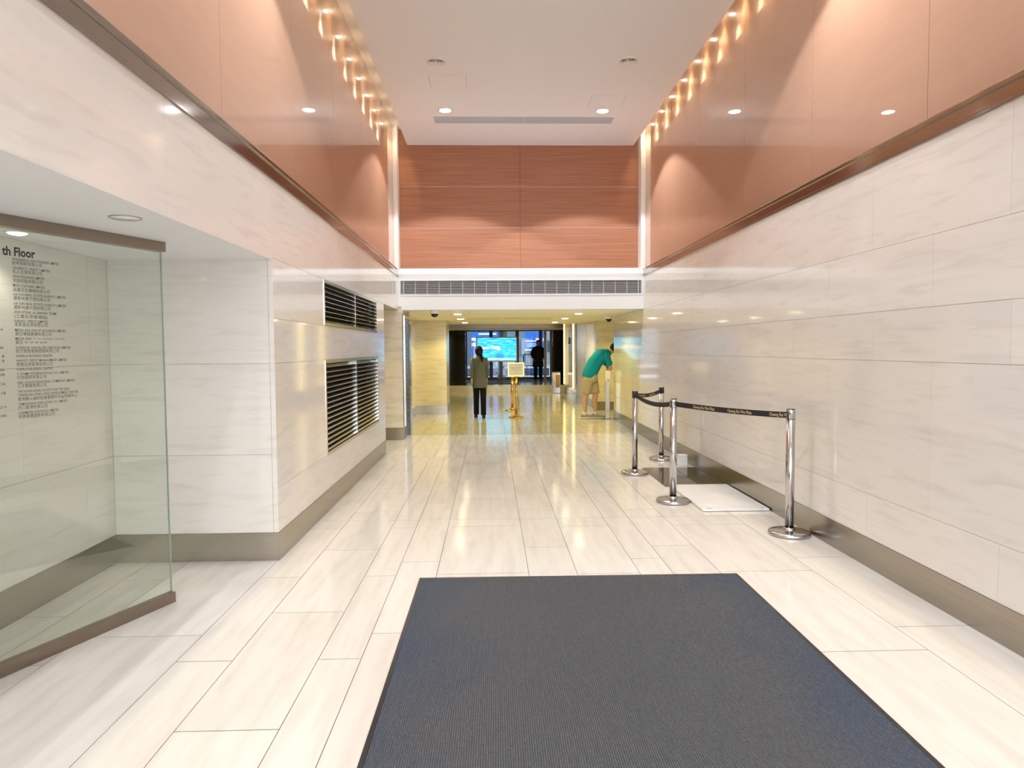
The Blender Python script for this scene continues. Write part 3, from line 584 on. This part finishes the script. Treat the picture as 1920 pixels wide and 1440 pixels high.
# lit strips, control box, bin, dispenser
for u, y in ((1074, 19.9), (1054.5, 22.4)):
    px = at(u, 690, y)
    t = thing('wall_light_strip', 'vertical glowing golden light strip on the brass wall ' + ('next to the steel column' if y < 21 else 'beside the steel litter bin'), 'light strip', (2.42, y, .32), 'golden light strips')
    box('housing', 'brass_wall', -.05, 0, -.19, .19, 0, 2.24, t); box('diffuser', 'strip_gold', -.06, -.05, -.16, .16, .02, 2.2, t)
t = thing('wall_control_box', 'small black control box on the brass wall between the golden light strips', 'control box', (2.42, 21.3, 1.72))
box('body', 'black_plastic', -.035, 0, -.09, .09, -.10, .10, t, .006); box('label_plate', 'white_plastic', -.037, -.035, -.05, .05, .02, .07, t)
b_ = onz(1043, 738); t = thing('litter_bin', 'steel litter bin with a brown front panel near the far doors', 'bin', (b_.x, b_.y+.12, 0))
box('body', 'polished_steel', -.14, .14, -.12, .12, 0, .70, t, .01); box('front_panel', 'bin_wood', -.02, .12, -.126, -.12, .20, .62, t); box('lid', 'black_plastic', -.135, .135, -.115, .115, .70, .73, t, .006)
t = thing('dispenser_stand', 'slim steel hand sanitiser stand with a white dispenser at the end of the marble wall', 'dispenser', (2.44, 14.46, 0))
box('foot_plate', 'brushed_steel', -.12, .10, -.12, .14, 0, .012, t, .003); box('column', 'brushed_steel', -.05, .045, -.02, .02, .012, .86, t, .006); box('dispenser', 'white_plastic', -.055, .05, -.07, .03, .78, 1.02, t, .015); box('nozzle', 'grey_metal', -.02, .02, -.09, -.06, .80, .84, t)
# ------------------------------------------------------------------ people
def limb(mb, pts, ref=(1, 0, 0)): return mb.loft([(p, r, r2) for p, r, r2 in pts], ref)
def person_walking():
    t = thing('person', 'person seen from behind in a grey top and black trousers, hair in a ponytail, walking', 'person', (-.25, 14.94, 0))
    b = MB()
    limb(b, [((0, 0, .84), .15, .10), ((0, 0, .95), .155, .105), ((0, 0, 1.05), .125, .09), ((0, -.005, 1.18), .15, .10), ((0, 0, 1.28), .165, .09), ((0, .005, 1.325), .09, .06)])
    limb(b, [((0, 0, 1.28), .05, .05), ((-.005, .005, 1.35), .045, .047), ((-.01, .012, 1.40), .05, .05)])
    b.ball((-.015, .02, 1.445), .073, .088, .105)
    b.loft([((-.06, .10, 1.43), .012, .016), ((-.06, .118, 1.425), .010, .012)])                 # nose, away from view
    for s in (-1, 1): b.ball((s*.074-.015, .02, 1.44), .012, .02, .028, 8, 6)
    for s, fy in ((-1, .10), (1, -.10)):
        limb(b, [((s*.08, 0, .88), .085, .09), ((s*.085, fy*.4, .66), .07, .075), ((s*.085, fy*.75, .45), .052, .058), ((s*.085, fy, .28), .045, .052), ((s*.085, fy, .08), .034, .038)])
        limb(b, [((s*.085, fy-.03, .035), .032, .035), ((s*.09, fy+.12, .028), .036, .022)], (1, 0, 0))
        limb(b, [((s*.165, 0, 1.285), .045, .045), ((s*.20, -fy*.4, 1.12), .040, .042), ((s*.205, -fy*.8, 1.00), .034, .036), ((s*.205, -fy*1.2+.05, .86), .028, .030), ((s*.20, -fy*1.3+.06, .80), .022, .026)])
        h = Vector((s*.20, -fy*1.3+.06, .78)); limb(b, [(h+Vector((0, 0, .02)), .016, .026), (h+Vector((0, .005, -.03)), .017, .038), (h+Vector((0, .01, -.055)), .014, .036)])
        for k in range(4): limb(b, [(h+Vector((0, -.022+.018*k, -.05)), .0085, .0085), (h+Vector((-s*.006, -.020+.018*k, -.085)), .008, .008), (h+Vector((-s*.016, -.016+.017*k, -.112+.006*abs(k-1.5))), .007, .007)])
        limb(b, [(h+Vector((0, .03, -.01)), .010, .010), (h+Vector((0, .05, -.035)), .009, .009), (h+Vector((-s*.006, .056, -.062)), .008, .008)])
    b.organic('body', 'skin_tone', t, .009, 3)
    c = MB(); limb(c, [((0, 0, .66), .19, .185), ((0, 0, .80), .183, .16), ((0, 0, .95), .168, .12), ((0, 0, 1.06), .145, .108), ((0, -.005, 1.18), .165, .115), ((0, 0, 1.28), .175, .102), ((-.005, .004, 1.335), .075, .065), ((-.005, .004, 1.365), .060, .060)])
    for s, fy in ((-1, .10), (1, -.10)): limb(c, [((s*.15, 0, 1.285), .055, .055), ((s*.195, -fy*.4, 1.12), .049, .052), ((s*.20, -fy*.8, 1.00), .045, .048), ((s*.20, -fy*1.2+.05, .86), .040, .042)])
    c.organic('cardigan', 'cardigan', t, .011, 4)
    c = MB(); limb(c, [((0, 0, .90), .150, .112), ((0, 0, .80), .166, .122), ((0, 0, .72), .16, .115)])
    for s, fy in ((-1, .10), (1, -.10)): limb(c, [((s*.075, 0, .84), .095, .108), ((s*.080, fy*.4, .66), .085, .095), ((s*.078, fy*.75, .45), .075, .082), ((s*.078, fy, .28), .070, .075), ((s*.078, fy-.005, .07), .068, .078)])
    c.organic('trousers', 'trousers_black', t, .011, 4)
    for s, fy in ((-1, .10), (1, -.10)):
        MB().loft([((s*.085, fy-.075, .032), .030, .030), ((s*.085, fy-.04, .040), .040, .040), ((s*.088, fy+.05, .036), .044, .036), ((s*.092, fy+.13, .028), .040, .026), ((s*.092, fy+.165, .022), .020, .018)], (1, 0, 0), 14).build('shoe', 'shoe_black', t, True)
    h = MB(); h.ball((-.012, -.005, 1.452), .102, .104, .112); limb(h, [((.0, -.085, 1.44), .03, .03), ((.02, -.125, 1.40), .038, .036), ((.04, -.12, 1.31), .036, .032), ((.055, -.105, 1.22), .018, .016)])
    hb = h.organic('hair', 'hair_black', t, .009, 3)
    # the face stays free of hair: cut the front of the hair cap away
    bm = bmesh.new(); bm.from_mesh(hb.data)
    bmesh.ops.delete(bm, geom=[v for v in bm.verts if v.co.y > .055 and v.co.z < 1.50], context='VERTS'); bm.to_mesh(hb.data); bm.free()
    t.rotation_euler = (0, 0, .12); t.scale = (.86, .95, 1.0)
    for k in t.children: pass
    return t
person_walking()
def person_bending():
    t = thing('person', 'person in a teal shirt, beige shorts and trainers bending forward beside the wall end', 'person', (2.09, 14.62, 0))
    hip = Vector((.02, .10, .88)); ch = Vector((.30, .16, 1.24)); nk = Vector((.42, .17, 1.33))
    b = MB(); limb(b, [(hip-Vector((.03, 0, .10)), .14, .17), (hip+Vector((.02, 0, .05)), .13, .165), (hip.lerp(ch, .5)+Vector((-.03, 0, .03)), .125, .155), (ch+Vector((-.03, 0, .01)), .125, .175), (ch.lerp(nk, .6), .08, .10)], (1, 0, -.6))
    limb(b, [(ch.lerp(nk, .5), .06, .06), (nk+Vector((.03, 0, .01)), .055, .055), (nk+Vector((.08, 0, .02)), .055, .055)], (0, 1, 0))
    b.ball((nk.x+.13, nk.y, nk.z+.05), .105, .078, .105)
    b.loft([((nk.x+.22, nk.y, nk.z+.03), .014, .016), ((nk.x+.245, nk.y, nk.z+.02), .010, .012)], (0, 1, 0))
    for s in (-1, 1): b.ball((nk.x+.115, nk.y+s*.08, nk.z+.04), .022, .012, .03, 8, 6)
    for (fx, fy), k in (((-.11, -.04), -1), ((.11, .02), 1)):
        hp = hip+Vector((-.05 if k < 0 else .05, k*.07 - .04, -.08)); kn = Vector((fx*.9+.02, fy+.05, .47)); an = Vector((fx, fy, .09))
        limb(b, [(hp, .085, .09), (hp.lerp(kn, .5), .075, .08), (kn, .056, .06), (kn.lerp(an, .3)+Vector((-.02, 0, 0)), .056, .056), (kn.lerp(an, .65), .043, .045), (an, .034, .038), (an-Vector((0, 0, .03)), .034, .04)])
        limb(b, [(an-Vector((.03, 0, .05)), .03, .03), (an+Vector((.12, -.03, -.06)), .034, .022)], (0, 1, 0))
        sh = ch+Vector((.03, k*.17, .0)); el = sh+Vector((.09, -k*.02, -.26)); wr2 = Vector((.36, -.02+k*.05, .96 if k < 0 else .93))
        limb(b, [(sh, .052, .052), (sh.lerp(el, .5), .048, .048), (el, .038, .040), (el.lerp(wr2, .5), .034, .036), (wr2, .024, .028)])
        dh = (wr2-el).normalized(); h = wr2+dh*.01; sd = Vector((0, 1, 0))
        limb(b, [(h, .026, .016), (h+dh*.045, .040, .017), (h+dh*.075, .038, .014)], (0, 1, 0))
        for q in range(4):
            o = h+dh*.07+sd*(-.027+.018*q); limb(b, [(o, .0088, .0088), (o+dh*.035+Vector((.006, 0, -.004)), .008, .008), (o+dh*(.058-.006*abs(q-1.5))+Vector((.016, 0, -.014)), .007, .007)])
        o = h+dh*.02-sd*k*.03; limb(b, [(o, .011, .011), (o+dh*.03-sd*k*.02, .0095, .0095), (o+dh*.055-sd*k*.022+Vector((.008, 0, -.006)), .008, .008)])
    b.organic('body', 'skin_tone', t, .010, 3)
    c = MB(); limb(c, [(hip+Vector((-.035, 0, -.07)), .155, .195), (hip+Vector((.0, 0, .03)), .15, .195), (hip.lerp(ch, .5)+Vector((-.045, 0, .04)), .150, .185), (ch+Vector((-.04, 0, .02)), .150, .20), (ch.lerp(nk, .55), .10, .13), (nk, .068, .075)], (1, 0, -.6))
    for k in (-1, 1):
        sh = ch+Vector((.03, k*.165, .0)); el = sh+Vector((.09, -k*.02, -.26)); limb(c, [(sh+Vector((-.03, -k*.05, .02)), .075, .075), (sh, .072, .072), (sh.lerp(el, .72), .068, .066)])
    c.organic('shirt', 'shirt_teal', t, .012, 4)
    c = MB(); limb(c, [(hip+Vector((.01, 0, .02)), .14, .18), (hip+Vector((0, 0, -.08)), .155, .19), (hip+Vector((0, 0, -.16)), .15, .18)])
    for (fx, fy), k in (((-.11, -.04), -1), ((.11, .02), 1)):
        hp = hip+Vector((-.05 if k < 0 else .05, k*.07 - .04, -.08)); kn = Vector((fx*.9+.02, fy+.05, .47)); limb(c, [(hp, .105, .11), (hp.lerp(kn, .5), .10, .105), (kn.lerp(hp, .06), .094, .098)])
    c.organic('shorts', 'shorts_beige', t, .012, 4)
    h = MB(); h.ball((nk.x+.115, nk.y, nk.z+.068), .112, .086, .108); hb = h.organic('hair', 'hair_black', t, .010, 3)
    bm = bmesh.new(); bm.from_mesh(hb.data); bmesh.ops.delete(bm, geom=[v for v in bm.verts if v.co.x > nk.x+.16 and v.co.z < nk.z+.10 or v.co.z < nk.z+.0], context='VERTS'); bm.to_mesh(hb.data); bm.free()
    for fx, fy in ((-.11, -.04), (.11, .02)):
        s = MB().loft([((fx-.075, fy, .055), .030, .030), ((fx-.03, fy, .065), .042, .042), ((fx+.06, fy-.015, .055), .046, .034), ((fx+.14, fy-.03, .045), .044, .024), ((fx+.19, fy-.04, .040), .020, .014)], (0, 1, 0), 14).build('shoe', 'shoe_grey', t, True)
        MB().loft([((fx-.09, fy, .016), .034, .016), ((fx-.03, fy, .018), .046, .018), ((fx+.06, fy-.015, .018), .051, .018), ((fx+.14, fy-.03, .018), .049, .018), ((fx+.205, fy-.04, .018), .022, .016)], (0, 1, 0), 14).build('sole', 'sole_white', s, True)
        MB().loft([((fx, fy, .07), .042, .046), ((fx, fy, .135), .041, .044)], (1, 0, 0), 14).build('sock', 'sock_white', t, True)
    t.scale = (1.07, 1.07, 1.07)
    return t
person_bending()
def person_outside():
    g = at(1009, 719, 27.6); t = thing('person', 'dark silhouetted person in a black coat standing before the far glass doors', 'person', (g.x, 27.6, .2))
    b = MB(); limb(b, [((0, 0, .80), .15, .11), ((0, 0, 1.0), .14, .10), ((0, 0, 1.2), .18, .11), ((0, 0, 1.32), .17, .09), ((0, 0, 1.37), .07, .06)]); limb(b, [((0, 0, 1.34), .05, .05), ((0, 0, 1.44), .05, .05)]); b.ball((0, -.01, 1.50), .075, .09, .11); b.loft([((0, -.095, 1.49), .012, .014), ((0, -.115, 1.48), .009, .01)])
    for s in (-1, 1):
        limb(b, [((s*.09, 0, .84), .085, .09), ((s*.10, .01, .48), .06, .065), ((s*.10, .02, .09), .04, .045)]); limb(b, [((s*.10, .04, .04), .035, .035), ((s*.11, -.14, .03), .04, .024)])
        limb(b, [((s*.17, 0, 1.31), .05, .05), ((s*.24, 0, 1.08), .045, .045), ((s*.20, -.12, .90), .035, .035), ((s*.18, -.15, .86), .03, .03)])
        h = Vector((s*.18, -.16, .85)); limb(b, [(h, .02, .028), (h+Vector((-s*.02, -.04, -.03)), .018, .034)])
        for q in range(5): o = h+Vector((-s*.02, -.05+.012*q, -.03)); limb(b, [(o, .008, .008), (o+Vector((-s*.03, -.01, -.035)), .007, .007)])
    b.organic('body', 'skin_tone', t, .012, 3)
    c = MB(); limb(c, [((0, .01, .55), .23, .16), ((0, 0, .85), .21, .15), ((0, 0, 1.05), .19, .13), ((0, 0, 1.22), .205, .13), ((0, 0, 1.33), .19, .11), ((0, 0, 1.40), .08, .07)])
    for s in (-1, 1): limb(c, [((s*.16, 0, 1.31), .07, .07), ((s*.245, 0, 1.08), .065, .065), ((s*.20, -.12, .90), .05, .05)])
    c.organic('coat', 'coat_black', t, .014, 4)
    c = MB()
    for s in (-1, 1): limb(c, [((s*.09, 0, .80), .10, .11), ((s*.10, .01, .48), .08, .085), ((s*.10, .02, .06), .065, .07)])
    c.organic('trousers', 'trousers_black', t, .014, 4)
    h = MB(); h.ball((0, .01, 1.52), .086, .098, .11); hb = h.organic('hair', 'hair_black', t, .012, 2)
    bm = bmesh.new(); bm.from_mesh(hb.data); bmesh.ops.delete(bm, geom=[v for v in bm.verts if v.co.y < -.045 and v.co.z < 1.56], context='VERTS'); bm.to_mesh(hb.data); bm.free()
    for s in (-1, 1): MB().loft([((s*.10, .09, .035), .03, .03), ((s*.10, .03, .045), .046, .045), ((s*.11, -.08, .035), .05, .034), ((s*.115, -.18, .024), .03, .02)], (1, 0, 0), 12).build('shoe', 'shoe_black', t, True)
person_outside()
# ------------------------------------------------------------------ street scene seen through the far doors
def hoarding(label, u0, u1, v0, v1, y, m, bits, dep=.12):
    a, b = at(u0, v0, y), at(u1, v1, y); t = thing('street_hoarding', label, 'billboard', ((a.x+b.x)/2, y, .2))
    w = (b.x-a.x)/2; z1, z0 = a.z-.2, max(b.z-.2, 0)
    bd = box('board', m, -w, w, 0, dep, z0, z1, t)
    for q, mm in bits: box('printed_band', mm, -w+2*w*q[0], -w+2*w*q[1], -.012, 0, z0+(z1-z0)*q[2], z0+(z1-z0)*q[3], bd)
    if z0 > .02:
        for s in (-.8, .8): box('leg', 'grey_metal', s*w-.05, s*w+.05, .02, .10, 0, z0, t)
    return t
hoarding('blue street billboard with white bands behind the far glass doors', 984, 1021, 622, 657, 36, 'ad_blue', [((.02, .95, .48, .53), 'ad_white'), ((0, 1, 0, .07), 'ad_white'), ((.55, 1, .55, .66), 'ad_pink'), ((.1, .7, .22, .25), 'ad_white'), ((.1, .9, .33, .36), 'ad_white')])
hoarding('blue and white billboard showing above the television', 884, 936, 612, 665, 37, 'ad_blue', [((.0, .55, .82, .92), 'ad_pink'), ((.6, .95, .86, .92), 'ad_white'), ((0, .15, .50, .60), 'ad_white'), ((0, .14, .30, .42), 'ad_pink'), ((.25, .9, .70, .76), 'ad_white')])
hoarding('navy low street hoarding along the kerb with an added unseen end', 790, 1030, 692, 712, 33, 'hoarding_navy', [((.18, .25, .1, .9), 'building_grey'), ((.34, .45, .1, .9), 'building_grey'), ((.60, .66, .1, .95), 'ad_blue')])  # left end runs on unseen, added to block bright pavement mirrored in the marble
def block(label, u0, u1, top, y, m, bands):
    a, b = at(u0, 690, y), at(u1, 690, y); t = thing('street_building', label, 'building', ((a.x+b.x)/2, y, .2)); w = (b.x-a.x)/2
    box('wall', m, -w, w, 0, 4, 0, top, t)
    for k in range(bands):
        z = 1.0+k*(top-1.5)/max(bands, 1)
        for s in (-.5, .35): box('window', 'hoarding_navy', w*s-w*.25, w*s+w*.25, -.05, 0, z, z+.9, t)
block('grey concrete building across the street, behind the television', 940, 986, 9, 50, 'building_grey', 4)
block('pale concrete building across the street, beyond the blue billboard', 986, 1060, 11, 56, 'building_pale', 5)
block('added wide dark grey building across the street behind the walking person', 560, 938, 12, 54, 'building_grey', 5)  # put in to block the bright sky mirrored in the marble wall
block('dark grey building across the street beside the pale one', 1062, 1300, 12, 60, 'building_grey', 5)
t = thing('street_railing', 'thin black pedestrian railing on the pavement outside the far doors', 'railing', (at(982, 690, 31).x, 31, .2))
for x in (-.5, 0, .5): box('post', 'frame_dark', x-.025, x+.025, -.025, .025, 0, 1.05, t)
for z in (1.0, .5, .12): box('rail', 'frame_dark', -.5, .5, -.018, .018, z, z+.04, t)
t = thing('street_column', 'dark round canopy column on the pavement behind the television', 'column', (at(940, 690, 32).x, 32, .2))
MB().lathe([(.20, .0), (.20, .12), (.15, .14), (.15, 3.6), (.22, 3.64), (.22, 3.8)], 24).build('shaft', 'frame_dark', t, True)
box('banner', 'leaf_green', .10, .26, -.16, -.14, 1.2, 2.6, t)
